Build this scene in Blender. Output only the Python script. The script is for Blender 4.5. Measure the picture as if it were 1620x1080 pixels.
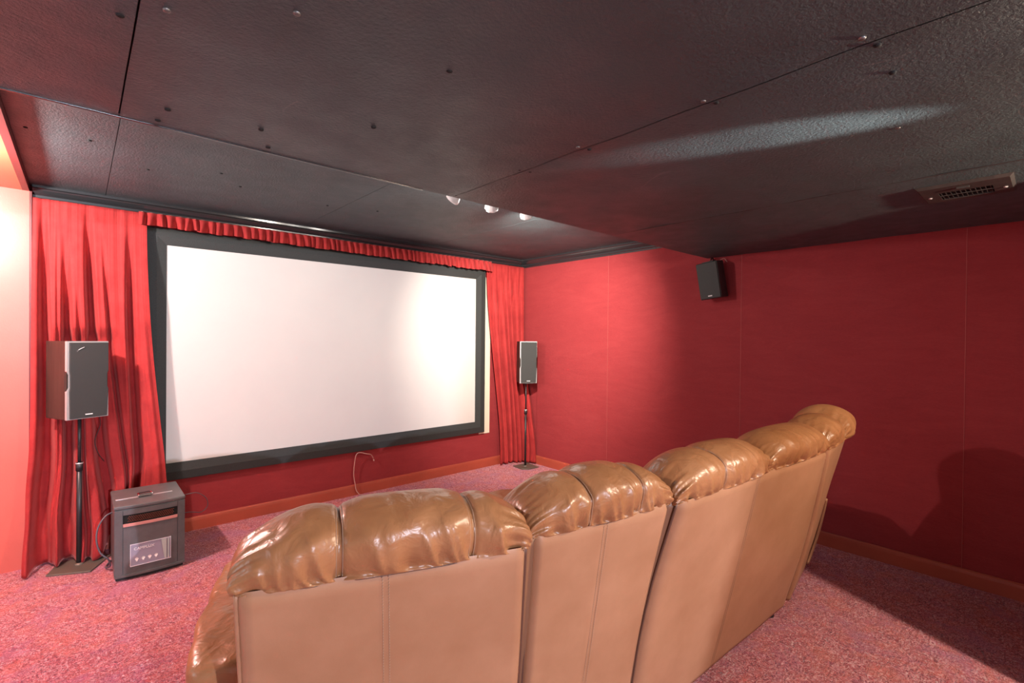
import bpy, math, random
from mathutils import Vector, Matrix, noise
random.seed(7)
PI = math.pi
sc = bpy.context.scene
col = sc.collection
for o in list(bpy.data.objects):
    bpy.data.objects.remove(o)

# ------------------------------------------------------------------ room dimensions (metres)
F = 4.1185      # screen wall
R = 3.8213      # right wall
S = 1.903       # front edge of the lowered ceiling
H1 = 2.286      # ceiling above the screen
H2 = 2.061      # lowered ceiling
H3 = 2.246      # ceiling of the side alcove
LX = -0.222     # edge between theatre and side alcove
AX = -1.9       # far wall of the alcove
BY = -3.0       # rear wall behind the camera
JX, JY = 2.70, -0.35   # door jamb right behind the camera

# ------------------------------------------------------------------ camera
def make_camera():
    f, yaw, pitch, roll = 768.66, .7279, -.0074, .0093
    fw = Vector((math.sin(yaw)*math.cos(pitch), math.cos(yaw)*math.cos(pitch), math.sin(pitch)))
    r = Vector((math.cos(yaw), -math.sin(yaw), 0)); u = r.cross(fw)
    r2 = r*math.cos(roll) + u*math.sin(roll); u2 = u*math.cos(roll) - r*math.sin(roll)
    cam = bpy.data.objects.new('camera', bpy.data.cameras.new('camera'))
    cam.data.sensor_width = 36; cam.data.lens = f/1620*36; cam.data.clip_start = .02
    m = Matrix((r2, u2, -fw)).transposed().to_4x4(); m.translation = Vector((0, 0, 1.40))
    cam.matrix_world = m
    col.objects.link(cam); sc.camera = cam
make_camera()

# ------------------------------------------------------------------ world, exposure, lights
w = bpy.data.worlds.new('world'); sc.world = w; w.use_nodes = True
w.node_tree.nodes['Background'].inputs[0].default_value = (.78, .86, 1, 1)
w.node_tree.nodes['Background'].inputs[1].default_value = 1.6
sc.view_settings.view_transform = 'Standard'; sc.view_settings.look = 'None'
sc.view_settings.exposure = 0.55; sc.view_settings.gamma = 1; sc.view_settings.use_curve_mapping = False

def aim(o, tgt):
    o.rotation_euler = (Vector(tgt) - o.location).to_track_quat('-Z', 'Y').to_euler()
def area(name, loc, tgt, size, power, colr, sy=None, spread=PI):
    l = bpy.data.lights.new(name, 'AREA'); l.energy = power; l.color = colr; l.size = size
    if sy: l.shape = 'RECTANGLE'; l.size_y = sy
    l.spread = spread
    o = bpy.data.objects.new(name, l); o.location = loc; col.objects.link(o); aim(o, tgt); return o
def spot(name, loc, tgt, power, colr, angle, blend=.6, rad=.03):
    l = bpy.data.lights.new(name, 'SPOT'); l.energy = power; l.color = colr
    l.spot_size = math.radians(angle); l.spot_blend = blend; l.shadow_soft_size = rad
    o = bpy.data.objects.new(name, l); o.location = loc; col.objects.link(o); aim(o, tgt); return o
def point(name, loc, power, colr, rad=.05):
    l = bpy.data.lights.new(name, 'POINT'); l.energy = power; l.color = colr; l.shadow_soft_size = rad
    o = bpy.data.objects.new(name, l); o.location = loc; col.objects.link(o); return o

# ceiling downlight of the side alcove
point('alcove_downlight', (-.62, 3.12, 2.10), 112, (1, .89, .84), .04)
# lamp of the open room behind the camera, shining in through the wide opening
point('rear_room_lamp', (2.46, -.90, 1.93), 150, (1, .80, .60), .02)
# cool daylight spot, cut by a rear wall opening added to shape its edge
spot('rear_opening_daylight', (.20, -4.30, 1.93), (.9, .8, .7), 780, (.82, .85, 1), 75, .2, .025)
spot('ceiling_streak_spot', (2.28, -.80, 1.74), (1.68, .60, 2.06), 420, (1, .93, .86), 9, .8, .02)  # added narrow spot that makes the bright streak on the lowered ceiling
area('alcove_fill_light', (-1.85, 1.6, 1.35), (1.8, 3.6, 1.3), 1.0, 16, (.80, .90, 1), 1.0)  # unseen cool fill from the alcove side; no window is built there

# ------------------------------------------------------------------ materials
def lin(c):
    return tuple(((x/255)/12.92 if x/255 <= .04045 else ((x/255+.055)/1.055)**2.4) for x in c)
def mat(name, rgb=None, rough=.5, metal=0, **kw):
    m = bpy.data.materials.new(name); m.use_nodes = True
    b = m.node_tree.nodes['Principled BSDF']
    if rgb is not None: b.inputs['Base Color'].default_value = (*rgb, 1)
    b.inputs['Roughness'].default_value = rough; b.inputs['Metallic'].default_value = metal
    for k, v in kw.items(): b.inputs[k.replace('_', ' ')].default_value = v
    return m
class NT:
    def __init__(s, m): s.t = m.node_tree; s.b = s.t.nodes['Principled BSDF']
    def n(s, typ, **kw):
        x = s.t.nodes.new(typ)
        for k, v in kw.items():
            if hasattr(x, k): setattr(x, k, v)
            else: x.inputs[k.replace('_', ' ')].default_value = v
        return x
    def l(s, a, b): s.t.links.new(a, b)
    def coord(s, scale=(1, 1, 1), rot=(0, 0, 0)):
        c = s.n('ShaderNodeTexCoord'); mp = s.n('ShaderNodeMapping')
        mp.inputs['Scale'].default_value = scale; mp.inputs['Rotation'].default_value = rot
        s.l(c.outputs['Object'], mp.inputs['Vector']); return mp.outputs['Vector']
    def noise(s, vec, scale, detail=3, rough=.5, dist=0):
        x = s.n('ShaderNodeTexNoise'); x.inputs['Scale'].default_value = scale
        x.inputs['Detail'].default_value = detail; x.inputs['Roughness'].default_value = rough
        x.inputs['Distortion'].default_value = dist; s.l(vec, x.inputs['Vector']); return x.outputs['Fac']
    def ramp(s, fac, stops, interp='LINEAR'):
        r = s.n('ShaderNodeValToRGB'); e = r.color_ramp.elements; r.color_ramp.interpolation = interp
        while len(e) < len(stops): e.new(.5)
        for i, (p, c) in enumerate(stops):
            e[i].position = p; e[i].color = (*c, 1) if len(c) == 3 else c
        s.l(fac, r.inputs['Fac']); return r.outputs['Color']
    def mix(s, fac, a, b, mode='MIX'):
        x = s.n('ShaderNodeMix', data_type='RGBA', blend_type=mode)
        for sock, v in ((x.inputs['Factor'], fac), (x.inputs[6], a), (x.inputs[7], b)):
            if isinstance(v, (int, float)): sock.default_value = v
            elif isinstance(v, tuple): sock.default_value = (*v, 1) if len(v) == 3 else v
            else: s.l(v, sock)
        return x.outputs[2]
    def math(s, op, a, b=0.0):
        x = s.n('ShaderNodeMath', operation=op)
        for i, v in enumerate((a, b)):
            if isinstance(v, (int, float)): x.inputs[i].default_value = v
            else: s.l(v, x.inputs[i])
        return x.outputs[0]
    def bump(s, h, strength=.3, dist=.01, prev=None):
        x = s.n('ShaderNodeBump'); x.inputs['Strength'].default_value = strength
        x.inputs['Distance'].default_value = dist; s.l(h, x.inputs['Height'])
        if prev: s.l(prev, x.inputs['Normal'])
        s.l(x.outputs['Normal'], s.b.inputs['Normal']); return x.outputs['Normal']

def fabric_wall():
    m = mat('red_fabric', rough=.85); t = NT(m)
    v = t.coord((1, 1, 1))
    weave = t.noise(t.coord((60, 60, 260)), 1.0, 3, .7)
    streak = t.noise(t.coord((2.6, 2.6, 11)), 1.0, 7, .75, 1.2)
    blot = t.noise(v, 1.7, 4, .6)
    c = t.ramp(streak, [(.25, (.20, .020, .024)), (.5, (.245, .027, .031)), (.75, (.29, .038, .041))])
    c = t.mix(t.math('MULTIPLY', weave, .42), c, (.46, .072, .078))
    c = t.mix(t.math('MULTIPLY', blot, .4), c, (.18, .012, .017))
    speck = t.ramp(t.noise(v, 14, 6, .9), [(.70, (0, 0, 0)), (.78, (.35, .35, .35))])
    c = t.mix(speck, c, (.5, .10, .09))
    t.l(c, t.b.inputs['Base Color'])
    t.b.inputs['Sheen Weight'].default_value = .35; t.b.inputs['Sheen Roughness'].default_value = .4
    t.b.inputs['Sheen Tint'].default_value = (1, .25, .25, 1)
    t.b.inputs['Specular IOR Level'].default_value = .2
    t.bump(weave, .35, .003)
    return m
def black_ceiling():
    m = mat('black_ceiling_paint', rough=.42); t = NT(m)
    v = t.coord()
    tex = t.noise(v, 95, 4, .7)
    big = t.noise(v, 1.1, 3, .55); cl = t.noise(v, 6, 5, .7)
    c = t.ramp(big, [(.3, (.038, .060, .067)), (.7, (.062, .089, .099))])
    sc_ = t.ramp(t.noise(v, 9, 6, .75, .6), [(.66, (0, 0, 0)), (.80, (.6, .6, .6))])
    c = t.mix(sc_, c, (.13, .13, .135))
    # hairline scratches
    wv = t.n('ShaderNodeTexVoronoi', feature='DISTANCE_TO_EDGE'); wv.inputs['Scale'].default_value = 1.3
    nz = t.n('ShaderNodeTexNoise'); nz.inputs['Scale'].default_value = 1.6; t.l(v, nz.inputs['Vector'])
    t.l(t.mix(.55, v, nz.outputs['Color'], 'ADD'), wv.inputs['Vector'])
    lines = t.ramp(wv.outputs['Distance'], [(.0, (1, 1, 1)), (.0022, (0, 0, 0))])
    mask = t.ramp(t.noise(v, 2.3, 3, .6), [(.58, (0, 0, 0)), (.62, (.5, .5, .5))])
    c = t.mix(t.mix(1.0, lines, mask, 'MULTIPLY'), c, (.16, .155, .16))
    t.l(c, t.b.inputs['Base Color'])
    rg = t.ramp(cl, [(.3, (.34,)*3), (.7, (.52,)*3)]); t.l(rg, t.b.inputs['Roughness'])
    n1 = t.bump(tex, .9, .006)
    t.b.inputs['Specular IOR Level'].default_value = .4
    t.bump(t.noise(v, 2.2, 2, .5), .35, .05, n1)
    return m
def carpet_mat():
    m = mat('carpet', rough=.95); t = NT(m)
    v = t.coord()
    a = t.noise(t.coord((1, 2.1, 1), (0, 0, .5)), 26, 5, .75, 2.6)
    b = t.noise(t.coord((2.0, 1, 1), (0, 0, .9)), 30, 5, .75, 3.0)
    d = t.noise(v, 7, 4, .65, .5); e = t.noise(t.coord((1, 1, 1), (0, 0, 2)), 4.5, 4, .65, .5)
    c = t.ramp(a, [(.40, (.035, .012, .035)), (.45, (.34, .022, .040)), (.495, (.66, .07, .075)), (.54, (.70, .20, .22)), (.60, (.86, .62, .66))])
    c2 = t.ramp(b, [(.41, (.030, .025, .07)), (.46, (.36, .05, .10)), (.51, (.62, .12, .16)), (.56, (.66, .34, .42)), (.62, (.80, .74, .86))])
    c = t.mix(.5, c, c2)
    c = t.mix(t.ramp(d, [(.48, (0,)*3), (.62, (.30,)*3)]), c, (.74, .16, .09))
    c = t.mix(t.ramp(e, [(.50, (0,)*3), (.64, (.42,)*3)]), c, (.42, .14, .30))
    t.l(c, t.b.inputs['Base Color']); t.b.inputs['Sheen Weight'].default_value = .2
    t.b.inputs['Specular IOR Level'].default_value = .1
    t.bump(a, .9, .012)
    return m
def velvet():
    m = mat('red_velvet', rough=.8); t = NT(m)
    v = t.coord()
    a = t.noise(v, 6, 5, .7); b = t.noise(t.coord((40, 40, 14)), 1, 4, .8)
    c = t.ramp(a, [(.3, (.24, .014, .018)), (.7, (.38, .030, .032))])
    c = t.mix(t.math('MULTIPLY', b, .35), c, (.55, .08, .07))
    t.l(c, t.b.inputs['Base Color'])
    t.b.inputs['Sheen Weight'].default_value = .3; t.b.inputs['Sheen Roughness'].default_value = .35
    t.b.inputs['Sheen Tint'].default_value = (1, .35, .32, 1); t.b.inputs['Specular IOR Level'].default_value = .15
    t.bump(b, .25, .003)
    return m
def leather(name, c0, c1, rough, bumpw=0.0):
    m = mat(name, rough=rough); t = NT(m)
    v = t.coord()
    a = t.noise(v, 5, 4, .6); g = t.noise(v, 260, 3, .6)
    c = t.ramp(a, [(.3, c0), (.7, c1)])
    mott = t.noise(v, 32, 4, .7)
    c = t.mix(t.math('MULTIPLY', mott, .25), c, tuple(x*.7 for x in c0))
    t.l(c, t.b.inputs['Base Color'])
    t.b.inputs['Specular IOR Level'].default_value = .5
    n1 = t.bump(g, .12, .001)
    if bumpw:
        t.bump(t.noise(v, 22, 3, .5, .6), bumpw, .012, n1)
    return m
def painted(name, c0, c1, rough=.4, b=.1, scale=3):
    m = mat(name, rough=rough); t = NT(m); v = t.coord()
    t.l(t.ramp(t.noise(v, scale, 4, .6), [(.3, c0), (.7, c1)]), t.b.inputs['Base Color'])
    t.bump(t.noise(v, 120, 3, .6), b, .002); return m
def wood():
    m = mat('dark_walnut', rough=.45); t = NT(m)
    t.l(t.ramp(t.noise(t.coord((40, 40, 3)), 1, 4, .6, .5), [(.3, (.014, .010, .009)), (.7, (.042, .026, .021))]), t.b.inputs['Base Color'])
    return m
def mesh_grille(name, c, scale=500):
    m = mat(name, rough=.75); t = NT(m); v = t.coord()
    t.l(t.ramp(t.noise(v, scale, 2, .5), [(.35, tuple(x*.6 for x in c)), (.65, c)]), t.b.inputs['Base Color'])
    t.bump(t.noise(v, scale, 2, .5), .4, .002); return m

M = dict(
    fabric=fabric_wall(), ceil=black_ceiling(), carpet=carpet_mat(), velvet=velvet(),
    back=leather('tan_leather', (.32, .155, .080), (.40, .205, .115), .42),
    cushion=leather('tan_leather_cushion', (.25, .10, .038), (.37, .17, .075), .34, .45),
    welt=mat('dark_leather_welt', (.10, .045, .028), .5),
    gusset=mat('brown_gusset_leather', (.20, .095, .05), .5),
    screwm=mat('worn_screw_metal', (.16, .155, .15), .4, .6),
    thread=mat('thread', (.42, .28, .20), .7),
    base=painted('terracotta_baseboard_paint', (.33, .060, .035), (.40, .078, .045), .42),
    alcove=painted('salmon_wall_paint', (.56, .115, .085), (.60, .13, .10), .38, .15),
    orange=painted('orange_red_paint', (.62, .12, .055), (.66, .14, .065), .4, .15),
    blackgloss=mat('black_trim_paint', (.022, .023, .026), .20, Coat_Weight=.6, Coat_Roughness=.15),
    darkgap=mat('dark_gap', (.004, .004, .004), .9),
    darkred=painted('dark_red_trim', (.09, .012, .014), (.12, .016, .018), .45),
    frame=mesh_grille('black_velvet_frame', (.030, .036, .036), 300),
    screen=painted('matte_white_screen', (.56, .555, .535), (.58, .575, .55), .75, .03),
    cream=painted('cream_board', (.70, .64, .50), (.74, .68, .55), .6),
    wood=wood(), silver=mat('silver_plastic', (.62, .63, .65), .32, .6),
    grille=mesh_grille('dark_grille_cloth', (.040, .044, .044)),
    blackp=mat('black_plastic', (.018, .018, .020), .45),
    blackm=mat('black_metal', (.03, .03, .033), .38, .3),
    standp=mat('grey_brown_stand_metal', (.14, .125, .10), .45, .3),
    heater=painted('charcoal_heater_shell', (.085, .086, .090), (.11, .112, .116), .35, .1, 20),
    copper=mat('copper_mesh', (.25, .08, .05), .4, .5),
    rosebar=mat('rose_reflective_strip', (.62, .30, .27), .25, .2),
    label=mat('grey_violet_label', (.30, .29, .37), .35),
    labell=mat('light_label_print', (.75, .75, .80), .4),
    labelg=mat('pale_green_grey_print', (.42, .46, .44), .4),
    white=mat('white_print', (.8, .8, .8), .5),
    chrome=mat('chrome', (.7, .7, .7), .15, 1),
    greycord=mat('grey_rubber_cord', (.10, .085, .10), .4),
    cable=mat('black_cable', (.015, .015, .017), .4),
    palecable=mat('pale_pink_cable', (.50, .30, .26), .5),
    vent=painted('black_painted_metal', (.022, .020, .020), (.04, .034, .032), .5, .25, 20),
    backwall=painted('grey_rear_wall', (.42, .38, .36), (.46, .42, .40), .7),
    lampw=mat('lamp_white', (.7, .7, .68), .4),
)
def bulb_mat():
    m = mat('frosted_bulb_glass', (.85, .85, .85), .12); b = m.node_tree.nodes['Principled BSDF']
    b.inputs['Transmission Weight'].default_value = .35
    b.inputs['Emission Color'].default_value = (1, .93, .85, 1); b.inputs['Emission Strength'].default_value = .04
    return m
M['bulb'] = bulb_mat()

# ------------------------------------------------------------------ mesh helpers
class MB:
    def __init__(s): s.v = []; s.f = []; s.smooth = []; s.mi = []
    def add(s, vs, fs, smooth=False, mi=0):
        k = len(s.v); s.v += [tuple(p) for p in vs]
        s.f += [tuple(i+k for i in f) for f in fs]; s.smooth += [smooth]*len(fs); s.mi += [mi]*len(fs); return s
    def box(s, a, b, mat4=None, mi=0):
        x0, y0, z0 = a; x1, y1, z1 = b
        vs = [Vector(p) for p in ((x0,y0,z0),(x1,y0,z0),(x1,y1,z0),(x0,y1,z0),(x0,y0,z1),(x1,y0,z1),(x1,y1,z1),(x0,y1,z1))]
        if mat4: vs = [mat4 @ p for p in vs]
        return s.add(vs, [(0,3,2,1),(4,5,6,7),(0,1,5,4),(1,2,6,5),(2,3,7,6),(3,0,4,7)], mi=mi)
    def grid(s, rows, closed_u=False, smooth=True, mi=0):
        nv, nu = len(rows), len(rows[0]); vs = [p for r in rows for p in r]; fs = []
        for j in range(nv-1):
            for i in range(nu if closed_u else nu-1):
                a = j*nu+i; b = j*nu+(i+1) % nu
                fs.append((a, b, b+nu, a+nu))
        return s.add(vs, fs, smooth, mi)
    def tube(s, pts, r, n=10, cap=True):
        pts = [Vector(p) for p in pts]; rr = r if isinstance(r, (list, tuple)) else [r]*len(pts); rows = []
        up = None
        for i, p in enumerate(pts):
            d = (pts[min(i+1, len(pts)-1)] - pts[max(i-1, 0)]).normalized()
            if up is None:
                up = d.cross(Vector((0, 0, 1)) if abs(d.z) < .9 else Vector((1, 0, 0))).normalized()
            else: up = (up - d*up.dot(d)).normalized()
            b = d.cross(up)
            rows.append([p + (up*math.cos(2*PI*k/n) + b*math.sin(2*PI*k/n))*rr[i] for k in range(n)])
        k0 = len(s.v); s.grid(rows, True)
        if cap:
            L = len(s.v)
            s.f += [tuple(range(k0, k0+n))[::-1], tuple(range(L-n, L))]; s.smooth += [False]*2; s.mi += [0]*2
        return s
    def lathe(s, prof, c, axis=(0, 0, 1), n=24, mi=0):
        q = Vector((0, 0, 1)).rotation_difference(Vector(axis)).to_matrix(); c = Vector(c)
        rows = [[c + q @ Vector((r*math.cos(2*PI*k/n), r*math.sin(2*PI*k/n), z)) for k in range(n)] for r, z in prof]
        return s.grid(rows, True, mi=mi)
    def prism(s, poly, z0, z1, mat4=None, mi=0):
        n = len(poly); vs = [Vector((x, y, z0)) for x, y in poly] + [Vector((x, y, z1)) for x, y in poly]
        if mat4: vs = [mat4 @ p for p in vs]
        return s.add(vs, [tuple(range(n))[::-1], tuple(range(n, 2*n))] + [(i, (i+1) % n, n+(i+1) % n, n+i) for i in range(n)], mi=mi)
    def build(s, name, mats, parent=None, bevel=0, seg=2, sub=0, solid=0, off=None):
        if off: s.v = [(p[0]-off[0], p[1]-off[1], p[2]-off[2]) for p in s.v]
        me = bpy.data.meshes.new(name); me.from_pydata(s.v, [], s.f); me.validate()
        if not isinstance(mats, (list, tuple)): mats = [mats]
        for m in mats: me.materials.append(m)
        for p, sm, mi in zip(me.polygons, s.smooth, s.mi): p.use_smooth = sm; p.material_index = mi
        o = bpy.data.objects.new(name, me); col.objects.link(o)
        if parent: o.parent = parent
        if solid:
            md = o.modifiers.new('s', 'SOLIDIFY'); md.thickness = solid; md.offset = 0
        if bevel:
            md = o.modifiers.new('b', 'BEVEL'); md.width = bevel; md.segments = seg; md.limit_method = 'ANGLE'
            for p in me.polygons: p.use_smooth = True
            md.harden_normals = True
        if sub:
            md = o.modifiers.new('u', 'SUBSURF'); md.levels = sub; md.render_levels = sub
        return o
def tag(o, label, cat, group=None):
    o['label'] = label; o['category'] = cat
    if group: o['group'] = group
    return o
def struct(o, label=None):
    o['kind'] = 'structure'
    if label: o['label'] = label
    return o
def empty(name, loc=(0, 0, 0), rz=0):
    o = bpy.data.objects.new(name, None); o.location = loc; o.rotation_euler = (0, 0, rz)
    o.empty_display_size = .1; col.objects.link(o); return o
def smooth(a, b, x):
    t = max(0, min(1, (x-a)/(b-a))); return t*t*(3-2*t)
def lerp(a, b, t): return a + (b-a)*t
def catmull(pts, n=8):
    P = [Vector(p) for p in pts]; P = [2*P[0]-P[1]] + P + [2*P[-1]-P[-2]]; out = []
    for i in range(1, len(P)-2):
        for k in range(n):
            t = k/n; a, b, c, d = P[i-1], P[i], P[i+1], P[i+2]
            out.append(.5*((2*b) + (c-a)*t + (2*a-5*b+4*c-d)*t*t + (3*b-a-3*c+d)*t**3))
    out.append(P[-2]); return out

# ------------------------------------------------------------------ room shell
struct(MB().box((AX-.1, BY-.1, -.12), (R+.1, F+.1, 0)).build('floor', M['carpet']))
struct(MB().box((LX-.0, F, 0), (R+.12, F+.12, H1+.12)).build('wall_front', M['fabric']))
struct(MB().box((R, JY, 0), (R+.12, F, H1+.12)).build('wall_right', M['fabric']))
struct(MB().box((AX-.1, F-.045, 0), (LX, F+.12, H3)).build('wall_alcove', M['alcove']))
struct(MB().box((AX-.1, BY, 0), (AX, F-.045, H3)).build('wall_left', M['backwall']))
struct(MB().box((AX-.1, BY-.1, 0), (-1.25, BY, H1)).box((.62, BY-.1, 0), (R+.12, BY, H1)).box((-1.25, BY-.1, 2.0), (.62, BY, H1)).build('wall_back', M['backwall']))  # opening placed so its side cuts the daylight on the sofa back
struct(MB().box((JX, JY-.12, 0), (R+.12, JY, H2)).build('wall_jamb', M['backwall']))
struct(MB().box((R, BY, 0), (R+.12, JY-.12, H1)).build('wall_hall', M['backwall']))
# narrow dark red trim closing the end of the curtain recess
struct(MB().box((LX, F-.05, 0), (LX+.012, F, H3)).build('trim_1', M['darkred'], bevel=.002))
# header above the alcove opening, ragged dark edge, and the alcove ceiling
struct(MB().box((LX-.03, S, H3-.001), (LX, F, H1+.1)).build('trim_2', M['darkred']))
struct(MB().box((AX-.1, S, H3), (LX-.03, F+.1, H3+.1)).build('ceiling_alcove', M['orange']))

def panels(name, xs, ys, z, th, gap=.004):
    mb = MB()
    for i in range(len(xs)-1):
        for j in range(len(ys)-1):
            mb.box((xs[i]+gap/2, ys[j]+gap/2, z), (xs[i+1]-gap/2, ys[j+1]-gap/2, z+th))
    mb.box((xs[0], ys[0], z+th*.5), (xs[-1], ys[-1], z+th+.05), mi=1)
    return mb.build(name, [M['ceil'], M['darkgap']])
def slab_grid():
    # lowered ceiling: sheets that sag a little between their screws
    mb = MB(); xs = [AX-.1, -1.13, .088, 1.308, 2.53, R+.05]; ys = [BY-.1, -1.9, -.55, S]
    for i in range(len(xs)-1):
        for j in range(len(ys)-1):
            x0, x1, y0, y1 = xs[i]+.002, xs[i+1]-.002, ys[j]+.002, ys[j+1]-(0 if j == len(ys)-2 else .002)
            n = 40; rows = []
            for b in range(n+1):
                row = []
                for a in range(n+1):
                    x = lerp(x0, x1, a/n); y = lerp(y0, y1, b/n)
                    edge = min(a, n-a)/n
                    sag = .0030*math.exp(-(edge/.05)**2)*(0.5+0.5*math.sin(y*2*PI/.42))
                    und = .0045*noise.noise(Vector((x*1.5, y*1.5, 3.1)))
                    if b in (0, n): und = 0; sag *= 0
                    row.append((x, y, H2 - sag*1.0 + und))
                rows.append(row)
            mb.grid(rows, smooth=True)
            mb.box((x0, y0, H2+.006), (x1, y1-.001, H2+.016))
    mb.box((xs[0], ys[0], H2+.015), (xs[-1], S-.001, H2+.05), mi=1)
    # the vertical front of the drop
    mb.box((xs[0], S-.02, H2+.002), (xs[-1], S, H1+.05))
    o = mb.build('ceiling', [M['ceil'], M['darkgap']]); return o
struct(slab_grid())
struct(panels('ceiling_front', [LX, .125, 1.345, 2.54, R+.05], [S, F], H1, .012, .003))
struct(MB().box((LX, S-.004, H2-.0035), (1.15, S+.004, H2+.012)).build('trim_3', M['blackgloss'], bevel=.002))
# long raised joint strip along the lowered ceiling
mbs = MB(); pts = []
for k in range(60):
    y = lerp(1.86, -.3, k/59); pts.append((2.53+.004*math.sin(y*7), y, H2-.001))
struct(mbs.tube(pts, .0035, 6).build('trim_4', M['vent']))

# crown moulding, swept profile (out from wall, down from ceiling)
CP = [(0, .085), (.008, .085), (.010, .072), (.018, .066), (.020, .052), (.034, .040), (.046, .026), (.050, .018), (.060, .014), (.062, 0), (0, 0)]
def crown():
    rows = []
    for (d, z) in CP:
        rows.append([(LX+.012, F-d, H1-z), (R-d, F-d, H1-z), (R-d, S+.001, H1-z)])
    mb = MB()
    for a in range(len(rows)-1):
        mb.grid([rows[a], rows[a+1]], smooth=False)
    return mb.build('trim_5', M['blackgloss'])
struct(crown())
# baseboards
def bboard(name, pts, inward):
    prof = [(0, .093), (.008, .093), (.014, .086), (.016, .070), (.016, 0), (0, 0)]
    mb = MB(); rows = [[(p[0]+inward[i][0]*d, p[1]+inward[i][1]*d, z) for i, p in enumerate(pts)] for d, z in prof]
    for a in range(len(rows)-1): mb.grid([rows[a], rows[a+1]], smooth=False)
    return struct(mb.build(name, M['base']))
bboard('baseboard_front', [(LX+.012, F), (R, F)], [(0, -1), (-1, -1)])
bboard('baseboard_right', [(R, F), (R, JY)], [(-1, -1), (-1, 0)])
# wall fabric seams: thin raised joints
for i, y in enumerate((2.894, 1.628, .353)):
    struct(MB().box((R-.0018, y-.0014, .093), (R+.001, y+.0014, H1 if y > S else H2)).build('trim_%d' % (6+i), mat('seam_%d' % i, (.34, .065, .06), .7)))
# cream board edge showing between screen frame and right curtain
struct(MB().box((3.20, F-.006, .365), (3.345, F, 2.05)).build('trim_9', M['cream']))

# screws and fastener holes in the black ceilings
def screw(x, y, z, r, bright):
    o = MB().lathe([(0, -.003), (r*.5, -.0035), (r*.9, -.002), (r, 0), (r*.95, .002)], (x, y, z), n=12)
    e = o.build('ceiling_screw', M['screwm'] if bright else M['darkgap']); return e
SC = [(.435,1.709,0),(.494,1.852,0),(.193,1.746,0),(.18,1.853,0),(.062,1.30,0),(.132,1.215,1),(.332,1.045,1),(.685,1.011,0),(.693,1.444,0),
      (1.290,.660,1),(1.325,.640,0),(1.275,.291,1),(1.33,.275,0),(1.493,.277,0),(1.285,1.109,1),(1.33,1.095,0),(1.29,1.412,0),(1.335,1.40,0),(1.89,.336,1)]
nw = ['beside the joint by the left drop edge', 'nearest the long drop edge, left part', 'left of the joint near the drop edge', 'close to the drop edge next to the left joint',
      'left of the left sheet joint', 'shiny with chipped paint by the left sheet joint', 'with a pale halo high in the picture', 'alone in the middle of the lowered sheet', 'alone between mid sheet and drop edge',
      'shiny, left one of the pair midway along the long joint', 'dark, right one of the pair midway along the long joint', 'bright, upper of the pair near the right top', 'dark, lower of the pair near the right top', 'dark hole right of the long joint near the light streak',
      'shiny, left of the pair where the joint comes near the lamps', 'dark, right of the pair where the joint comes near the lamps', 'left of the pair closest to the drop edge', 'right of the pair closest to the drop edge', 'shiny, alone by the bright streak']
for (x, y, b), t_ in zip(SC, nw):
    tag(screw(x, y, H2-.0005, .0075 if b else .008, b), 'small ceiling screw, ' + t_, 'screw', 'screws in the lowered black ceiling')
S1 = [(-.174,2.961,'by the alcove header'),(.035,2.958,'left of the first joint'),(.274,3.26,'right of the first joint'),(.715,3.249,'above the left half of the screen'),(1.256,3.305,'left of the middle joint'),(1.572,3.208,'right of the middle joint'),(.579,3.056,'above the left ruffle')]
for x, y, t_ in S1:
    tag(screw(x, y, H1-.0005, .008, 0), 'small dark screw in the ceiling before the screen, ' + t_, 'screw', 'screws in the front ceiling')

# ------------------------------------------------------------------ air register in the lowered ceiling
def register():
    root = tag(empty('air_register', (2.85, .27, H2)), 'black painted rectangular air register in the lowered ceiling at the right', 'vent')
    L, W = .150, .150   # half sizes
    z = -.012
    mb = MB()
    o_, i_ = [(-W, -L), (W, -L), (W, L), (-W, L)], [(-.035, -.085), (.10, -.085), (.10, .085), (-.035, .085)]
    k = [(x, y, 0) for x, y in o_] + [(x*.93, y*.93, z) for x, y in o_] + [(x, y, z) for x, y in i_] + [(x, y, .0) for x, y in i_]
    fs = []
    for a in range(4):
        b = (a+1) % 4
        fs += [(a, b, 4+b, 4+a), (4+a, 4+b, 8+b, 8+a), (8+a, 8+b, 12+b, 12+a)]
    mb.add(k, fs); mb.build('frame', M['vent'], root)
    MB().box((-.035, -.085, -.001), (.10, .085, 0)).build('duct_backing', M['darkgap'], root)
    for j in range(11):
        y = -.078 + j*.0156
        MB().box((-.034, y-.0012, -.011), (.099, y+.0012, -.002), Matrix.Rotation(0, 4, 'X')).build('louver', M['vent'], root)
    MB().box((.022, -.085, -.0125), (.028, .085, -.010)).build('crossbar', M['vent'], root)
    for y in (-.12, .12):
        MB().lathe([(0, -.016), (.006, -.0155), (.008, -.011)], (.03, y, 0), n=12).build('screw', M['silver'], root)
    MB().box((-.10, -.02, -.019), (-.085, .02, -.012)).build('damper_lever', M['vent'], root)
register()

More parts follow.
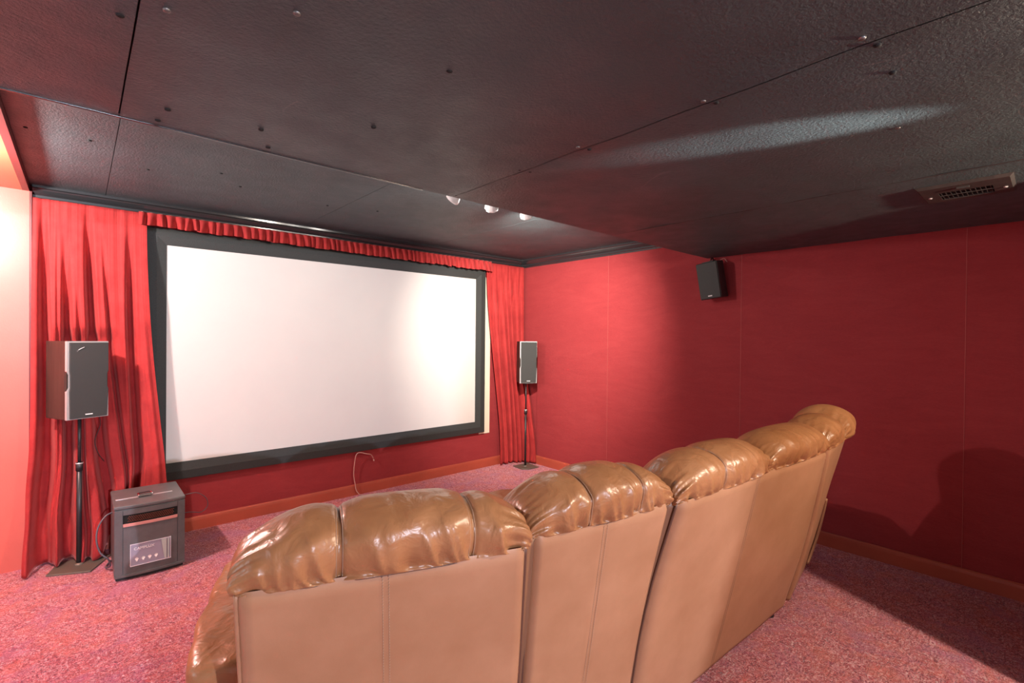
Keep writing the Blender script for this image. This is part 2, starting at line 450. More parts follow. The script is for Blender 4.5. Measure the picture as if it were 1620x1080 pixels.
# ------------------------------------------------------------------ track light with three lamps behind the drop
def track():
    y = 2.20
    root = tag(empty('track_light', (1.80, y, H1)), 'short black track light with three reflector lamps behind the ceiling drop', 'lamp')
    MB().box((-.42, -.018, -.022), (.50, .018, 0)).build('track_rail', M['blackgloss'], root, bevel=.003)
    tg = [(.95, F, 1.2), (2.85, F, 1.28), (R, 3.45, 1.50)]
    for i, x in enumerate((-.245, .0, .26)):
        hx = x; d = (Vector(tg[i]) - Vector((1.80+x, y, H1-.11))).normalized()
        d = (d + Vector((0, 0, -.35))).normalized()
        hd = MB().tube([(hx, 0, -.02), (hx, 0, -.055)], .009).build('lamp_stem', M['blackgloss'], root)
        c = Vector((hx, 0, -.085))
        h = MB().lathe([(0, -.02), (.020, -.02), (.024, -.01), (.026, .012), (.025, .014)], c, d, 20).build('lamp_head', M['blackgloss'], root)
        MB().lathe([(.024, .012), (.034, .030), (.040, .046), (.041, .056), (.036, .062), (.018, .066), (0, .067)], c, d, 24).build('bulb', M['bulb'], root)
track()
yb = 2.20
for x_ in (1.555, 1.80, 2.06):      # light the bulbs spill sideways onto the ceiling
    point('bulb_spill', (x_+.02, yb+.10, H1-.13), 5.0 if x_ > 2 else 2.2, (1, .93, .86), .03)
for nm, x, tg, pw, an in (('track_lamp_light', 1.555, (.95, F, 1.30), 24, 95), ('track_lamp_light', 1.80, (2.80, F, 1.28), 20, 66), ('track_lamp_light', 2.06, (R, 3.85, 1.35), 330, 92)):
    p = Vector((x, yb, H1-.085)); d = (Vector(tg)-p).normalized()
    d2 = (d + Vector((0, 0, -.35))).normalized()
    spot(nm, p + d2*.085, tg, pw, (1, .88, .76), an, 1.0, .03)

# ------------------------------------------------------------------ projection screen
def screen():
    root = tag(empty('projection_screen', (1.79, F-.04, .39)), 'large fixed projector screen in a wide black velvet frame on the front wall', 'screen')
    x0, x1, z0, z1 = .337-1.79, 3.252-1.79, .388-.39, 2.128-.39
    ix0, ix1, iz0, iz1 = .450-1.79, 3.128-1.79, .508-.39, 2.016-.39
    d0, d1 = -.002, .038
    def seg(ps): # outer a, outer b, inner b, inner a  (mitred)
        (a, b, c, d) = ps
        vs = [(p[0], d1, p[1]) for p in ps] + [(a[0], d0+.006, a[1]), (b[0], d0+.006, b[1]), (c[0], d0+.010, c[1]), (d[0], d0+.010, d[1])]
        mx = [((a[0]+d[0])/2, d0-.004, (a[1]+d[1])/2), ((b[0]+c[0])/2, d0-.004, (b[1]+c[1])/2)]
        vs += mx
        MB().add(vs, [(0,1,2,3),(4,8,9,5),(8,7,6,9),(0,4,5,1),(3,2,6,7),(0,3,7,8,4),(1,5,9,6,2)]).build('frame_bar', M['frame'], root)
    O = [(x0, z0), (x1, z0), (x1, z1), (x0, z1)]; I = [(ix0, iz0), (ix1, iz0), (ix1, iz1), (ix0, iz1)]
    for k in range(4):
        j = (k+1) % 4; seg((O[k], O[j], I[j], I[k]))
    MB().box((ix0-.01, .012, iz0-.01), (ix1+.01, .02, iz1+.01)).build('screen_surface', M['screen'], root)
screen()

# ------------------------------------------------------------------ curtains
def curtain(name, label, edges, folds, ytop, yfun, amp0, amp1, ztop, hem, nu=260, nv=90, seed=1, push=None):
    """edges(t)->(xl,xr); folds: list of (u, width, depth) valleys; t 0 top 1 bottom"""
    mb = MB(); rows = []
    for j in range(nv+1):
        t = j/nv; xl, xr = edges(t); row = []
        for i in range(nu+1):
            u = i/nu
            dep = 0; lat = 0
            for (uc, wd, dp, t0, curve, *gr) in folds:
                wd = wd*(1 + (gr[0] if gr else 0)*t*t)
                c = uc + curve*(t-.5)
                k = smooth(t0, t0+.30, t)*(1+.5*t)
                e = (u-c)/wd
                dep += dp*k*math.exp(-abs(e)**3)
                lat += .06*dp*k*e*math.exp(-e*e*.6)
            fine = noise.noise(Vector((u*16+seed*9, t*.8, seed)))*(.006+.010*t) + noise.noise(Vector((u*60, t*.9, seed+5)))*.0014*(1-.5*t)
            wr = noise.noise(Vector((u*5+3, t*7, seed+2)))*.012*smooth(.7, 1, t)
            x = lerp(xl, xr, u) + lat
            z0 = lerp(ztop, hem(u), t)
            y = yfun(u, t) + (push(x, z0) if push else 0) + dep*lerp(amp0, amp1, t) + fine + wr
            z = lerp(ztop, hem(u), t) 
            z += .02*noise.noise(Vector((u*9, seed, t*2)))*t*t
            x += .050*noise.noise(Vector((u*3.2, t*4.5, seed)))*smooth(.62, .95, t) * (1 if push else .3)
            y -= (.05*abs(noise.noise(Vector((u*6, t*3, seed+4))))*smooth(.75, 1, t)) if push else 0
            row.append((x, min(y, F-.006 if name != 'x' else y), max(z, .014 if push and -.15 < x < .17 else .003)))
        rows.append(row)
    mb.grid(rows)
    return mb.build(name, M['velvet'], solid=.004)
def eL(t):
    xl = lerp(-.205, -.215, t) - .02*smooth(.55, 1, t)
    xr = .335 + .125*smooth(.0, 1, (t)**1.3)*1.0
    return xl, xr
foldsL = [(.105, .030, .115, -.05, .05, 1.3), (.27, .031, .11, .05, .0, .3), (.37, .016, .06, .2, .02), (.49, .033, .125, -.05, .08, .5),
          (.645, .018, .05, .05, .14), (.80, .034, .09, .0, -.08), (.20, .015, .02, .0, 0), (.93, .03, -.012, .2, 0)]
def push_speaker(x, z):
    return .080*math.exp(-((x-.04)/.15)**4)*smooth(.80, .92, z)*smooth(1.46, 1.34, z)
cl = curtain('stage_curtain', '', eL, foldsL, 0, lambda u, t: 4.030 - .05*smooth(0, .3, t) - .09*smooth(.80, 1, t)*(1-u)*(1 if u < .6 else .6), .6, 1.0, H1-.083, lambda u: .012+.02*u, seed=1, push=push_speaker)
tag(cl, 'long red velvet curtain at the left edge of the screen, puddling on the carpet', 'curtain')
def eR(t):
    xl = 3.245 + .20*smooth(0, 1, t)**1.0
    xr = lerp(3.79, 3.80, t)
    return xl, xr
foldsR = [(.14, .03, .03, 0, 0), (.34, .05, .05, .05, .06), (.50, .03, .05, .0, .10), (.62, .03, .05, .0, .10), (.74, .045, .07, .0, .06), (.88, .03, .05, .0, 0)]
cr = curtain('stage_curtain', '', eR, foldsR, 0, lambda u, t: 4.06 - .20*smooth(.35, 1, t)*smooth(.45, 1, u) - .02*t, .7, 1.6, H1-.083, lambda u: .012, seed=4)
tag(cr, 'narrow red velvet curtain in the corner right of the screen', 'curtain')

def valance():
    mb = MB(); rows = []; n = 1500
    x0, x1 = .292, 3.285
    ph = []; p = 0; rnd = random.Random(3)
    # irregular pleats
    cuts = [x0]
    while cuts[-1] < x1: cuts.append(cuts[-1] + rnd.uniform(.038, .066))
    def prof(x):
        for k in range(len(cuts)-1):
            if cuts[k] <= x <= cuts[k+1]:
                return (x-cuts[k])/(cuts[k+1]-cuts[k]), k
        return 0, 0
    m = 12
    for j in range(m+1):
        t = j/m; row = []
        for i in range(n+1):
            x = lerp(x0, x1, i/n); e, k = prof(x)
            ridge = ((1-math.cos(2*PI*e**.8))/2)**.7
            jit = random.Random(k).uniform(.75, 1.15)
            amp = lerp(.012, .055, t**.7)*jit
            sl = .012*t*(random.Random(k+50).uniform(-1, 1)) - .010*ridge*t
            y = F - .096 - amp*.85*ridge - .004*t
            z = lerp(H1-.078, 2.128 - .02*x/3.3, t) + .010*t*ridge*(-1) + .006*t*random.Random(k+9).uniform(-1, 1) - .005*t*noise.noise(Vector((x*3, 0, 0)))
            row.append((x + sl, y, z))
        rows.append(row)
    mb.grid(rows)
    o = mb.build('ruffled_valance', M['velvet'], solid=.003)
    tag(o, 'long ruffled red velvet valance strip over the top of the screen', 'valance')
valance()

# ------------------------------------------------------------------ bookshelf loudspeakers and stands
def speaker(loc, rz, label, wd=.20, dp=.235, ht=.452, mark=True):
    root = tag(empty('bookshelf_speaker', loc, rz), label, 'speaker', None)
    hw = wd/2
    MB().box((-hw, -.002, 0), (hw, dp, ht)).build('cabinet', M['wood'], root, bevel=.003)
    # silver baffle with notched sides at mid height
    n = [(-hw, 0), (hw, 0), (hw, ht*.36), (hw-.010, ht*.41), (hw-.010, ht*.57), (hw, ht*.62), (hw, ht), (-hw, ht), (-hw, ht*.62), (-hw+.010, ht*.57), (-hw+.010, ht*.41), (-hw, ht*.36)]
    rt = Matrix(((1, 0, 0, 0), (0, 0, 1, 0), (0, 1, 0, 0), (0, 0, 0, 1)))
    MB().prism(n, -.020, -.003, rt).build('baffle', M['silver'], root)
    MB().box((-hw+.001, -.014, ht*.35), (hw-.001, -.004, ht*.63)).build('side_insert', M['wood'], root)
    g = [(-hw+.012, .005), (hw-.010, .005), (hw-.003, ht*.37), (hw-.010, ht*.41), (hw-.010, ht*.57), (hw-.003, ht*.61), (hw-.003, ht-.007), (-hw+.010, ht-.007), (-hw+.010, ht*.62), (-hw+.013, ht*.57), (-hw+.013, ht*.41), (-hw+.010, ht*.36)]
    gr = MB().prism(g, -.030, -.0201, rt).build('grille', M['grille'], root, bevel=.003)
    MB().box((-.018, -.0318, .022), (.018, -.0302, .028)).build('name_plate', M['white'], gr)
    if mark:
        m = MB().tube([(-.052, -.0312, ht-.050), (-.040, -.0312, ht-.042), (-.024, -.0312, ht-.034)], .0014, 6)
        m.lathe([(0, -.001), (.0035, -.0008), (.004, 0)], (-.058, -.0305, ht-.056), (0, -1, 0), 10)
        m.build('emblem', M['white'], gr)
    return root
def stand(loc, rz, ht, label, plate, pole_r=(.0085, .0135), zc=.62):
    root = tag(empty('speaker_stand', loc, rz), label, 'speaker stand')
    MB().prism(plate, 0, .010).build('base_plate', M['standp'], root, bevel=.003)
    MB().lathe([(.024, .010), (.022, .016), (.014, .020)], (0, 0, 0), n=20).build('pole_foot', M['standp'], root)
    MB().tube([(0, 0, .012), (0, 0, zc)], pole_r[1], 16).build('lower_pole', M['blackm'], root)
    MB().tube([(0, 0, zc), (0, 0, ht-.006)], pole_r[0], 16).build('upper_pole', M['blackm'], root)
    c = MB().tube([(0, 0, zc-.045), (0, 0, zc+.004)], .017, 16).build('collar', M['blackp'], root)
    MB().tube([(0, 0, zc-.004), (0, 0, zc+.004)], .0185, 16).build('collar_ring', M['silver'], c)
    MB().box((-.05, -.05, ht-.008), (.05, .05, ht-.001)).build('top_plate', M['blackm'], root, bevel=.002)
pl = [(-.150, -.030), (-.02, -.135), (.03, -.135), (.160, -.015), (.09, .110), (-.09, .110)]
pl = [(-.135, -.10), (.075, -.125), (.15, .04), (.02, .13), (-.09, .10)]
stand((.003, 3.92, 0), .0, .905, 'black pole stand with flat grey base plate carrying the left speaker', [(-.144, -.068), (.050, -.160), (.152, .045), (.06, .10), (-.095, .10)])
speaker((.032, 3.81, .905), math.radians(25), 'dark walnut speaker with silver edged grille, on the stand before the left curtain', .205, .20)
stand((3.622, 3.83, 0), .0, .915, 'thin black pole stand in the corner carrying the right speaker', [(-.11, -.06), (-.05, -.115), (.10, -.11), (.12, .09), (-.09, .10)], (.0075, .011), .62)
speaker((3.612, 3.79, .915), math.radians(-32), 'tall narrow speaker on the corner stand right of the screen', .185, .17, .448, False)
# thin wire hanging behind the left speaker
w1 = MB().tube(catmull([(.085, 3.93, .93), (.10, 3.96, .84), (.075, 3.97, .74), (.09, 3.97, .66), (.12, 3.98, .60)]), .0022, 6).build('speaker_wire', M['cable'])
tag(w1, 'thin black wire dangling below the left walnut speaker', 'wire')

# ------------------------------------------------------------------ surround speaker on the right wall
def surround():
    root = tag(empty('surround_speaker', (3.72, 1.80, 1.715), 0), 'small dark wall speaker hung under the ceiling drop on the right wall', 'speaker')
    mt = Matrix.Translation((-.045, -.005, .004)) @ Matrix.Rotation(math.radians(-92), 4, 'Z') @ Matrix.Rotation(math.radians(-6), 4, 'Y') @ Matrix.Rotation(math.radians(7), 4, 'X')
    poly = [(-.084, 0), (.084, 0), (.080, .115), (-.080, .115)]
    MB().prism(poly, 0, .285, mt).build('cabinet', M['blackp'], root, bevel=.004)
    g = MB().box((-.082, -.012, .004), (.082, -.001, .281), mt).build('grille', M['grille'], root, bevel=.004)
    MB().box((-.016, -.0135, .020), (.016, -.0122, .027), mt).build('name_plate', M['white'], g)
    MB().box((-.045, .02, .286), (.045, .09, .292), mt).build('bracket_plate', M['vent'], root, bevel=.002)
    MB().tube(catmull([(.0, .03, .29), (.015, .03, .325), (.06, .04, .335), (.10, .05, .32)]), .006, 8).build('bracket_arm', M['vent'], root)
    MB().tube(catmull([(.03, -.02, .30), (.06, -.05, .325), (.095, -.06, .30)]), .003, 6).build('cable', M['palecable'], root)
surround()

# ------------------------------------------------------------------ infrared heater by the left stand
def heater():
    x0, x1, yf, yb_, h = .150, .482, 3.520, 3.90, .425
    root = tag(empty('space_heater', (x0, yf, 0)), 'charcoal cabinet space heater with copper grille standing before the left curtain', 'heater')
    W, D = x1-x0, yb_-yf
    def bow(x): return -.014*(1-((x-W/2)/(W/2))**2)
    # shell with slightly bowed front
    n = 14; poly = [(W*i/n, bow(W*i/n)) for i in range(n+1)] + [(W, D), (0, D)]
    MB().prism(poly, .022, .405).build('shell', M['heater'], root, bevel=.004)
    pk = [(x*.96+W*.02, y*.96+.012) for x, y in poly]
    MB().prism(pk, 0, .024).build('plinth', M['blackp'], root)
    lid = [(x*1.02-W*.01, y*1.02-.004) for x, y in poly]
    ld = MB().prism(lid, .405, .425).build('top_lid', M['heater'], root, bevel=.006)
    MB().box((.012, D*.36, .4235), (W-.045, D*.36+.018, .4270)).build('lid_groove', M['silver'], ld, bevel=.001)
    def curved(xa, xb, za, zb, off, th, name, m, par=root, nn=12):
        pts = [(lerp(xa, xb, i/nn)) for i in range(nn+1)]
        p = [(x, bow(x)-off-th) for x in pts] + [(x, bow(x)-off) for x in reversed(pts)]
        return MB().prism(p, za, zb).build(name, m, par)
    curved(.0, .036, .03, .40, .0, .006, 'side_post', M['heater'])
    curved(W-.036, W, .03, .40, .0, .006, 'side_post', M['heater'])
    curved(.038, W-.038, .372, .398, .0, .004, 'upper_panel', M['heater'])
    gb = curved(.038, W-.038, .322, .371, .0, .001, 'grille_recess', M['darkgap'])
    # copper honeycomb strip
    mb = MB()
    for r_ in range(4):
        for k in range(22):
            x = .062 + k*.0098 + (r_ % 2)*.0049; z = .334 + r_*.0088
            y = bow(x) - .003
            mb.tube([(x-.0042, y, z-.003), (x, y-.002, z+.003), (x+.0042, y, z-.003)], .0012, 5)
    mb.build('copper_mesh', M['copper'], gb)
    curved(.038, W-.038, .306, .322, .0, .008, 'rose_strip', M['rosebar'])
    curved(.038, W-.038, .032, .304, .0, .004, 'lower_panel', M['heater'])
    curved(.0, W, .022, .034, .0, .012, 'bottom_rail', M['heater'])
    lb = curved(.070, .262, .074, .200, .004, .0012, 'label_sticker', M['label'])
    L0 = bow(W/2)-.0062
    def lab(x, z): return Vector((x, bow(x)-.0056, z))
    m = MB()
    # sticker border, pale block at the right, four round icons with short bases
    for (a, b, c, d) in ((.070, .262, .198, .200), (.070, .262, .074, .0765), (.070, .0725, .074, .200), (.2595, .262, .074, .200)):
        m.box((a, bow((a+b)/2)-.0075, c), (b, bow((a+b)/2)-.0055, d))
    m.build('sticker_border', M['labell'], lb)
    g = MB().add([(.214, L0-.001, .196), (.240, L0-.001, .196), (.240, L0-.001, .080), (.230, L0-.001, .080)], [(0, 3, 2, 1)])
    g.box((.245, L0-.001, .080), (.252, L0-.0002, .196)); g.build('sticker_stripe', M['labelg'], lb)
    ic = MB()
    for k in range(4):
        c = lab(.100 + k*.030, .112); ic.lathe([(0, -.0008), (.0075, -.0006), (.0085, 0)], c + Vector((0, -.001, 0)), (0, -1, 0), 14)
        ic.box((c.x-.004, c.y-.002, c.z-.014), (c.x+.004, c.y-.0005, c.z-.006))
    ic.build('sticker_icon', M['white'], lb)
    cu = bpy.data.curves.new('txt', 'FONT'); cu.body = 'CAMPLUX'; cu.size = .021; cu.extrude = .0004
    to = bpy.data.objects.new('sticker_text', cu); col.objects.link(to)
    bpy.context.view_layer.update()
    me = bpy.data.meshes.new_from_object(to.evaluated_get(bpy.context.evaluated_depsgraph_get()))
    bpy.data.objects.remove(to); me.materials.clear(); me.materials.append(M['white'])
    for p in me.polygons: p.material_index = 0
    tx = bpy.data.objects.new('sticker_text', me); col.objects.link(tx); tx.parent = lb
    tx.location = (.086, L0-.0012, .165); tx.rotation_euler = (PI/2, 0, 0)
    # power cord looping at the left
    MB().tube(catmull([(.02, D*.6, .34), (-.03, D*.55, .325), (-.065, D*.5, .27), (-.072, D*.45, .20), (-.055, D*.42, .13), (-.02, D*.4, .085), (-.01, D*.5, .03), (-.03, D*.65, .01), (-.0, D*.9, .008)]), .0046, 8).build('power_cord', M['greycord'], root)
    return root
heat = heater()
rm = empty('remote_control', (.300, 3.665, .427), math.radians(4))
tag(rm, 'small shiny remote control lying in the groove on the heater top', 'remote')
MB().box((-.038, -.024, 0), (.038, .024, .018)).build('body', M['chrome'], rm, bevel=.008, seg=3)
MB().box((-.026, -.013, .0175), (.026, .013, .0205)).build('button_pad', M['blackp'], rm, bevel=.002)
MB().tube(catmull([(.47, 3.86, .33), (.545, 3.86, .335), (.60, 3.87, .33), (.652, 3.88, .285), (.665, 3.89, .225), (.63, 3.90, .185), (.56, 3.90, .20), (.47, 3.86, .215)]), .0026, 8).build('loop_cable', M['greycord'], heat, off=(.150, 3.52, 0))
c2 = MB().tube(catmull([(1.985, F-.03, .30), (1.95, F-.05, .345), (1.90, F-.055, .362), (1.852, F-.05, .378), (1.818, F-.045, .368), (1.806, F-.035, .30), (1.800, F-.03, .19), (1.812, F-.035, .10), (1.820, F-.04, .05), (1.845, F-.05, .012), (1.87, F-.07, .006)]), .0036, 8).build('wall_cable', M['palecable'])
tag(c2, 'pale speaker cable rising from the baseboard and curling under the screen', 'cable')
MB().lathe([(0, 0), (.006, 0), (.006, .014), (0, .014)], (1.985, F-.03, .292), (0.4, 0, -1), 10).build('connector', M['palecable'], c2)

# ------------------------------------------------------------------ curved leather sectional seen from behind
V3 = Vector
def nrm(v): v = Vector(v); return v.normalized()
ZS = .91
sofa = tag(empty('sectional_sofa', (1.7, 1.4, 0)), 'curved tan leather theatre sofa with puffy headrests facing the screen', 'sofa')
OFF = Vector((1.7, 1.4, 0))
# each back section: left and right polylines (top seam, kink, base) and width directions
SEC = [
    dict(L=[(.218, 1.020, ZS), (.262, 1.135, .50), (.285, 1.200, .035)], Rr=[(.782, .813, ZS), (.872, .930, .49), (.900, 1.005, .035)], stitch=.46, cush=[(0, 1)], st=[.31, .78]),
    dict(L=[(.838, .843, ZS), (.905, .945, .49), (.930, 1.000, .035)], Rr=[(1.318, .758, ZS), (1.340, .862, .53), (1.368, .960, .035)], stitch=.47, cush=[(0, 1)], st=[.34, .74]),
    dict(L=[(1.350, .738, ZS), (1.375, .865, .53), (1.415, .965, .035)], Rr=[(2.520, .675, ZS), (2.655, .790, .44), (2.735, .918, .035)], stitch=.42, cush=[(0, .505), (.505, 1)], st=[.40]),
    dict(L=[(2.545, .678, ZS), (2.70, .793, .44), (2.775, .918, .035)], Rr=[(3.045, .735, ZS), (3.17, .875, .48), (3.235, .980, .060)], stitch=None, cush=[(0, .56), (.56, 1)], st=[]),
]
def back_pt(sec, u, v):
    """v 0 at top seam .. 1 at base, smoothed kink"""
    def poly(P):
        P = [Vector(p) for p in P]
        if v < .46: q = P[0].lerp(P[1], v/.46)
        else: q = P[1].lerp(P[2], (v-.46)/.54)
        # round the kink
        k = math.exp(-((v-.46)/.10)**2); q = q.lerp((P[0].lerp(P[2], .46)), .22*k); return q
    a, b = poly(sec['L']), poly(sec['Rr']); return a.lerp(b, u)
for si, s_ in enumerate(SEC):
    L, Rr = [Vector(p) for p in s_['L']], [Vector(p) for p in s_['Rr']]
    wdir = (Rr[0]-L[0]); wdir.z = 0; W = wdir.length; wdir.normalize()
    fwd = Vector((-wdir.y, wdir.x, 0))    # towards the screen
    if fwd.y < 0: fwd = -fwd
    # ---- back panel: closed slab, rounded side edges
    nu, nv = 40, 50; rows = []
    th = .10
    for j in range(nv+1):
        v = j/nv; row = []
        for i in range(nu+1):
            u = i/nu; p = back_pt(s_, u, v)
            d = min(u, 1-u)*W
            r_ = .018; rnd = (r_ - math.sqrt(max(0, r_*r_-(r_-min(d, r_))**2))) if d < r_ else 0
            puff = -.010*math.sin(PI*u)*math.sin(PI*min(1, v*1.0+.02))
            und = .0030*noise.noise(Vector((p.x*4, p.z*3, si*3)))
            gr = 0
            if s_['stitch']:
                gr = .0035*math.exp(-(((u-s_['stitch'])*W)/.004)**2)
            edge_top = .010*math.exp(-(v/.012)**2)
            row.append(p + fwd*(rnd + puff + und + gr + edge_top) - OFF)
        # wrap to the front
        bpnt = back_pt(s_, 1, v) - OFF; apnt = back_pt(s_, 0, v) - OFF
        row = [apnt + fwd*th] + [apnt + fwd*.035] + row + [bpnt + fwd*.035] + [bpnt + fwd*th]
        rows.append(row)
    mb = MB(); mb.grid(rows, closed_u=True)
    k = len(rows[0]); mb.f.append(tuple(range(len(mb.v)-k, len(mb.v)))); mb.smooth.append(False); mb.mi.append(0)
    panel = mb.build('backrest', M['back'], sofa)
    # welt cord along the outer side edges
    for uu, side in ((0, -1), (1, 1)):
        pts = [back_pt(s_, uu, k_/30) + fwd*.020 + wdir*side*.001 - OFF for k_ in range(31)]
        MB().tube(pts, .0048, 8).build('side_welt', M['welt'] if uu == 1 or si else M['back'], panel)
    # stitching down the middle: two rows of short dashes
    if s_['stitch']:
        mb = MB()
        for off in (-.0065, .0065):
            for q in range(118):
                v = .01 + q*.0082
                p = back_pt(s_, s_['stitch'] + off/W, v); p2 = back_pt(s_, s_['stitch'] + off/W, v+.0042)
                pf = -.010*math.sin(PI*s_['stitch'])*math.sin(PI*min(1, v+.02)) - .0006
                mb.tube([p+fwd*pf-OFF, p2+fwd*pf-OFF], .0009, 4, cap=False)
        mb.build('stitching', M['thread'], panel)
    # leather gusset closing the gap to the next section
    if si < 3:
        nx = SEC[si+1]; g_rows = []
        for j in range(31):
            a_ = back_pt(s_, 1, j/30) + fwd*.016 - wdir*.004; b_ = back_pt(nx, 0, j/30) + fwd*.016 + wdir*.004
            g_rows.append([a_.lerp(b_, q/6) + fwd*(.012*math.sin(PI*q/6)) - OFF for q in range(7)])
        MB().grid(g_rows).build('gusset', M['gusset'], sofa, solid=.004)
    # ---- headrest cushions
    for ci, (ua, ub) in enumerate(s_['cush']):
        A = L[0].lerp(Rr[0], ua); B = L[0].lerp(Rr[0], ub); cw = (B-A).length
        cd = (B-A).normalized()
        extra = 0.0
        # profile (forward, up) from seam on the back side, over the crest, down the front
        PR = [(.014, -.004), (-.010, -.003), (-.024, .018), (-.030, .060), (-.020, .092), (.012, .118), (.060, .134), (.115, .132), (.165, .112), (.205, .075), (.225, .025), (.230, -.04), (.222, -.12), (.205, -.22), (.19, -.30)]
        prof = [Vector((a, 0, b)) for a, b in PR]; cat = catmull(prof, 6); n = len(cat)
        nu = 110; rows = []
        st = s_['st'] if len(s_['cush']) == 1 else ([s_['st'][0]] if s_['st'] and ci == 0 else [])
        hs = [1.0, 1.0, (.98, .98)[ci % 2], (1.02, 1.16)[ci % 2]][si]
        for j in range(n):
            tt = j/(n-1); row = []
            for i in range(nu+1):
                u = i/nu; d = min(u, 1-u)*cw
                e = min(1, d/(.17 if cw > .4 else .13))
                endr = max(0, 1-(1-e)**2.4)**.6; endf = .80 + .20*endr; endr = .42 + .58*endr
                lobe = 1.0
                groove = 0
                for sx in st:
                    groove += .010*math.exp(-(((u-sx)*cw)/.006)**2)
                    lobe -= .075*math.exp(-(((u-sx)*cw)/.035)**2)
                lobe += .09*math.sin(PI*u) - .10
                q = cat[j]
                base = Vector((.10, 0, -.02))
                r = (q-base)
                # creases gather at the seam and at the ends
                gs = math.exp(-((tt-.10)/.11)**2)
                w_ = noise.noise(Vector((u*cw*27+si*11+ci*5 + .6*tt*6, tt*2.2, si*2.7+ci)))
                w_ = -abs(w_)**.8
                w2 = noise.noise(Vector((u*cw*16 + 1.2*math.sin(tt*9+si), tt*5, si*1.3+7)))
                ec = math.exp(-(d/.05)**2)
                w3 = noise.noise(Vector((tt*34, u*cw*8, si+ci*3)))
                mag = .034*gs*w_*smooth(.035, .13, tt) + .012*w2*smooth(.55, .05, tt)*smooth(.02, .10, tt) + .014*ec*w3*smooth(.9, .3, tt)*smooth(.03, .12, tt) + .007*w_*smooth(.6, .1, tt)*smooth(.03, .12, tt)
                sc_ = endr*lobe*hs if j > 1 else 1
                fade = smooth(0, .05, tt)
                rr = Vector((r.x*lerp(1, sc_/endr*endf if j > 1 else 1, fade), 0, r.z*lerp(1, sc_, fade))) + r.normalized()*(mag - groove)*fade
                pt = base + rr
                squeeze = .012*(1-endr)*2*(1 if u > .5 else -1)*-1*0
                # plump sideways bulge at the ends
                side = (.016*math.sin(PI*min(1, tt*1.4)))*(math.exp(-(d/.03)**2))*(1 if u > .5 else -1)
                P = A.lerp(B, u) + fwd*pt.x + Vector((0, 0, pt.z)) + cd*side
                row.append(P - OFF)
            rows.append(row)
        mb = MB(); mb.grid(rows)
        # end caps fan
        for ei in (0, nu):
            ring = [r_[ei] for r_ in rows]; c = sum(ring, Vector())/len(ring)
            k0 = len(mb.v); mb.v += [tuple(p) for p in ring] + [tuple(c)]
            for q in range(len(ring)-1):
                mb.f.append((k0+q, k0+q+1, k0+len(ring)) if ei == 0 else (k0+q+1, k0+q, k0+len(ring))); mb.smooth.append(True); mb.mi.append(0)
        hr = mb.build('headrest_cushion', M['cushion'], sofa)
        pts = [Vector(rows[3][i]) + fwd*.003 + Vector((0, 0, -.004)) for i in range(2, nu-1)]
        MB().tube(pts, .0016, 6).build('seam_piping', M['welt'], hr)
        for sx in st:
            ii = int(sx*nu); mb = MB()
            for off in (-1, 1):
                P = [Vector(rows[j][ii]).lerp(Vector(rows[j][ii+2*off]), .55) for j in range(3, int(n*.62))]
                for q in range(len(P)-1):
                    o_ = -fwd*.0012 + Vector((0, 0, .0012))
                    for (f0, f1) in ((0, .3), (.5, .8)):
                        mb.tube([P[q].lerp(P[q+1], f0)+o_, P[q].lerp(P[q+1], f1)+o_], .0010, 4, cap=False)
            mb.build('stitching', M['thread'], hr)

def pillow(name, c, ux, uy, sx, sy, z0, z1, m, par=sofa, wr=.010, seed=0, power=4, n=36):
    """rounded padded block: superellipse footprint, soft top"""
    ux, uy = Vector(ux), Vector(uy); c = Vector(c); rows = []; N = 72
    prof = [(1, z0), (1, lerp(z0, z1, .3)), (1.005, lerp(z0, z1, .6)), (1, lerp(z0, z1, .78)), (.965, lerp(z0, z1, .90)), (.90, lerp(z0, z1, .97)), (.78, z1), (.5, z1+.008), (.2, z1+.012), (.0, z1+.012)]
    for s, z in prof:
        row = []
        for k in range(N):
            a = 2*PI*k/N; ca, sa = math.cos(a), math.sin(a)
            r = (abs(ca)**power + abs(sa)**power)**(-1/power)
            p = c + ux*(sx*r*ca*s) + uy*(sy*r*sa*s)
            w_ = wr*noise.noise(Vector((p.x*14, p.y*14, z*14+seed)))
            row.append((p + Vector((0, 0, z - c.z)) + (ux*ca+uy*sa)*w_ + Vector((0, 0, w_*.6)) - OFF))
        rows.append(row)
    mb = MB(); mb.grid(rows, True)
    mb.f.append(tuple(range(N))[::-1]); mb.smooth.append(False); mb.mi.append(0)
    return mb.build(name, m, par, sub=1)
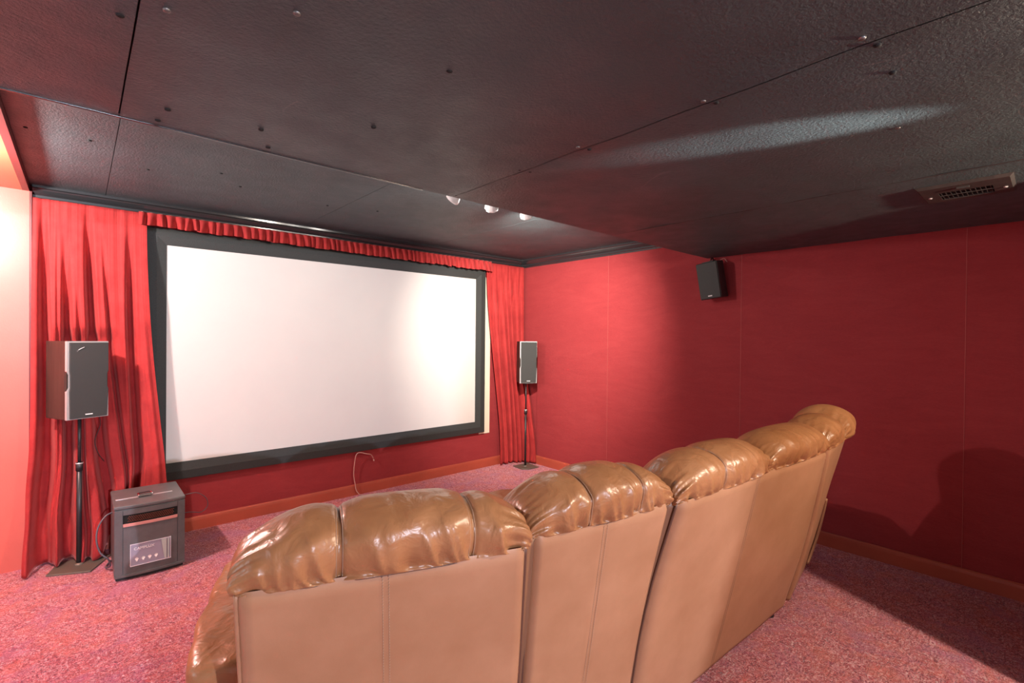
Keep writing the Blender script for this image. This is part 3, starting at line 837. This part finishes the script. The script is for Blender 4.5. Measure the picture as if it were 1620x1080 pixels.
# seats, arms and footrests in front of the backs
for si, s_ in enumerate(SEC):
    A, B = Vector(s_['L'][0]), Vector(s_['Rr'][0]); wd = (B-A); wd.z = 0; W = wd.length; wd.normalize()
    fw = Vector((-wd.y, wd.x, 0))
    if fw.y < 0: fw = -fw
    parts = [(0, 1)] if si != 2 else [(0, .5), (.5, 1)]
    for (a, b) in parts:
        m_ = A.lerp(B, (a+b)/2); hw = W*(b-a)/2
        c = m_ + fw*.62; pillow('seat_cushion', (c.x, c.y, 0), wd, fw, hw*.90, .30, .22, .46, M['cushion'], seed=si)
        c = m_ + fw*.60; pillow('seat_base', (c.x, c.y, 0), wd, fw, hw*.93, .33, .03, .24, M['back'], wr=.002, seed=si, power=8)
        if si in (1, 2):
            c = m_ + fw*1.20; pillow('footrest', (c.x, c.y, 0), wd, fw, hw*.86, .27, .40, .52, M['cushion'], seed=si+4)
            for q in (-1, 1):
                p = m_ + fw*.93 + wd*q*hw*.5 - OFF; p2 = m_ + fw*1.2 + wd*q*hw*.5 - OFF
                MB().tube([(p.x, p.y, .2), (p2.x, p2.y, .41)], .012, 8).build('footrest_link', M['blackm'], sofa)
# left arm of the sofa, padded top and plain side
A, B = Vector(SEC[0]['L'][0]), Vector(SEC[0]['Rr'][0]); wd = (B-A); wd.z = 0; wd.normalize(); fw = Vector((-wd.y, wd.x, 0))
c = A + fw*.66 - wd*.058
pillow('armrest_pad', (c.x, c.y, 0), wd, fw, .112, .335, .49, .600, M['cushion'], wr=.014, seed=3, power=5)
pillow('armrest_side', (c.x, c.y, 0), wd, fw, .095, .315, .03, .50, M['back'], wr=.004, seed=4, power=9)
A, B = Vector(SEC[3]['L'][0]), Vector(SEC[3]['Rr'][0]); wd = (B-A); wd.z = 0; wd.normalize(); fw = Vector((-wd.y, wd.x, 0))
c = B + fw*.66 + wd*.02
pillow('armrest_pad', (c.x, c.y, 0), wd, fw, .09, .32, .46, .600, M['cushion'], wr=.012, seed=5, power=5)
pillow('armrest_side', (c.x, c.y, 0), wd, fw, .08, .31, .03, .48, M['back'], wr=.004, seed=6, power=9)
# loose leather flap and dark mechanism slot behind the last section
s3 = SEC[3]
def flap():
    rows = []
    for j in range(24):
        v = lerp(.44, .99, j/23); p = back_pt(s3, 1, v) - OFF; bow = .045*math.sin(PI*(j/23))
        rows.append([p + Vector((.012+bow*1.0, .005, 0)), p + Vector((.020+bow*1.05, -.004, 0)), p + Vector((.030+bow*1.05, .012, 0)), p + Vector((.034+bow, .05, 0))])
    MB().grid(rows).build('side_flap', M['back'], sofa, solid=.008)
    p = Vector(s3['Rr'][2]) - OFF
    MB().box((p.x-.015, p.y+.01, .05), (p.x+.012, p.y+.05, .45)).build('mechanism_slot', M['darkgap'], sofa)
flap()
# small black feet
for (x, y) in ((.32, 1.28), (.86, 1.08), (1.0, 1.06), (1.38, 1.03), (1.50, 1.03), (2.62, .955), (2.86, .99), (3.18, 1.05)):
    MB().lathe([(.016, 0), (.020, .004), (.022, .045)], (x-OFF.x, y-OFF.y, 0), n=14).build('foot', M['blackp'], sofa)
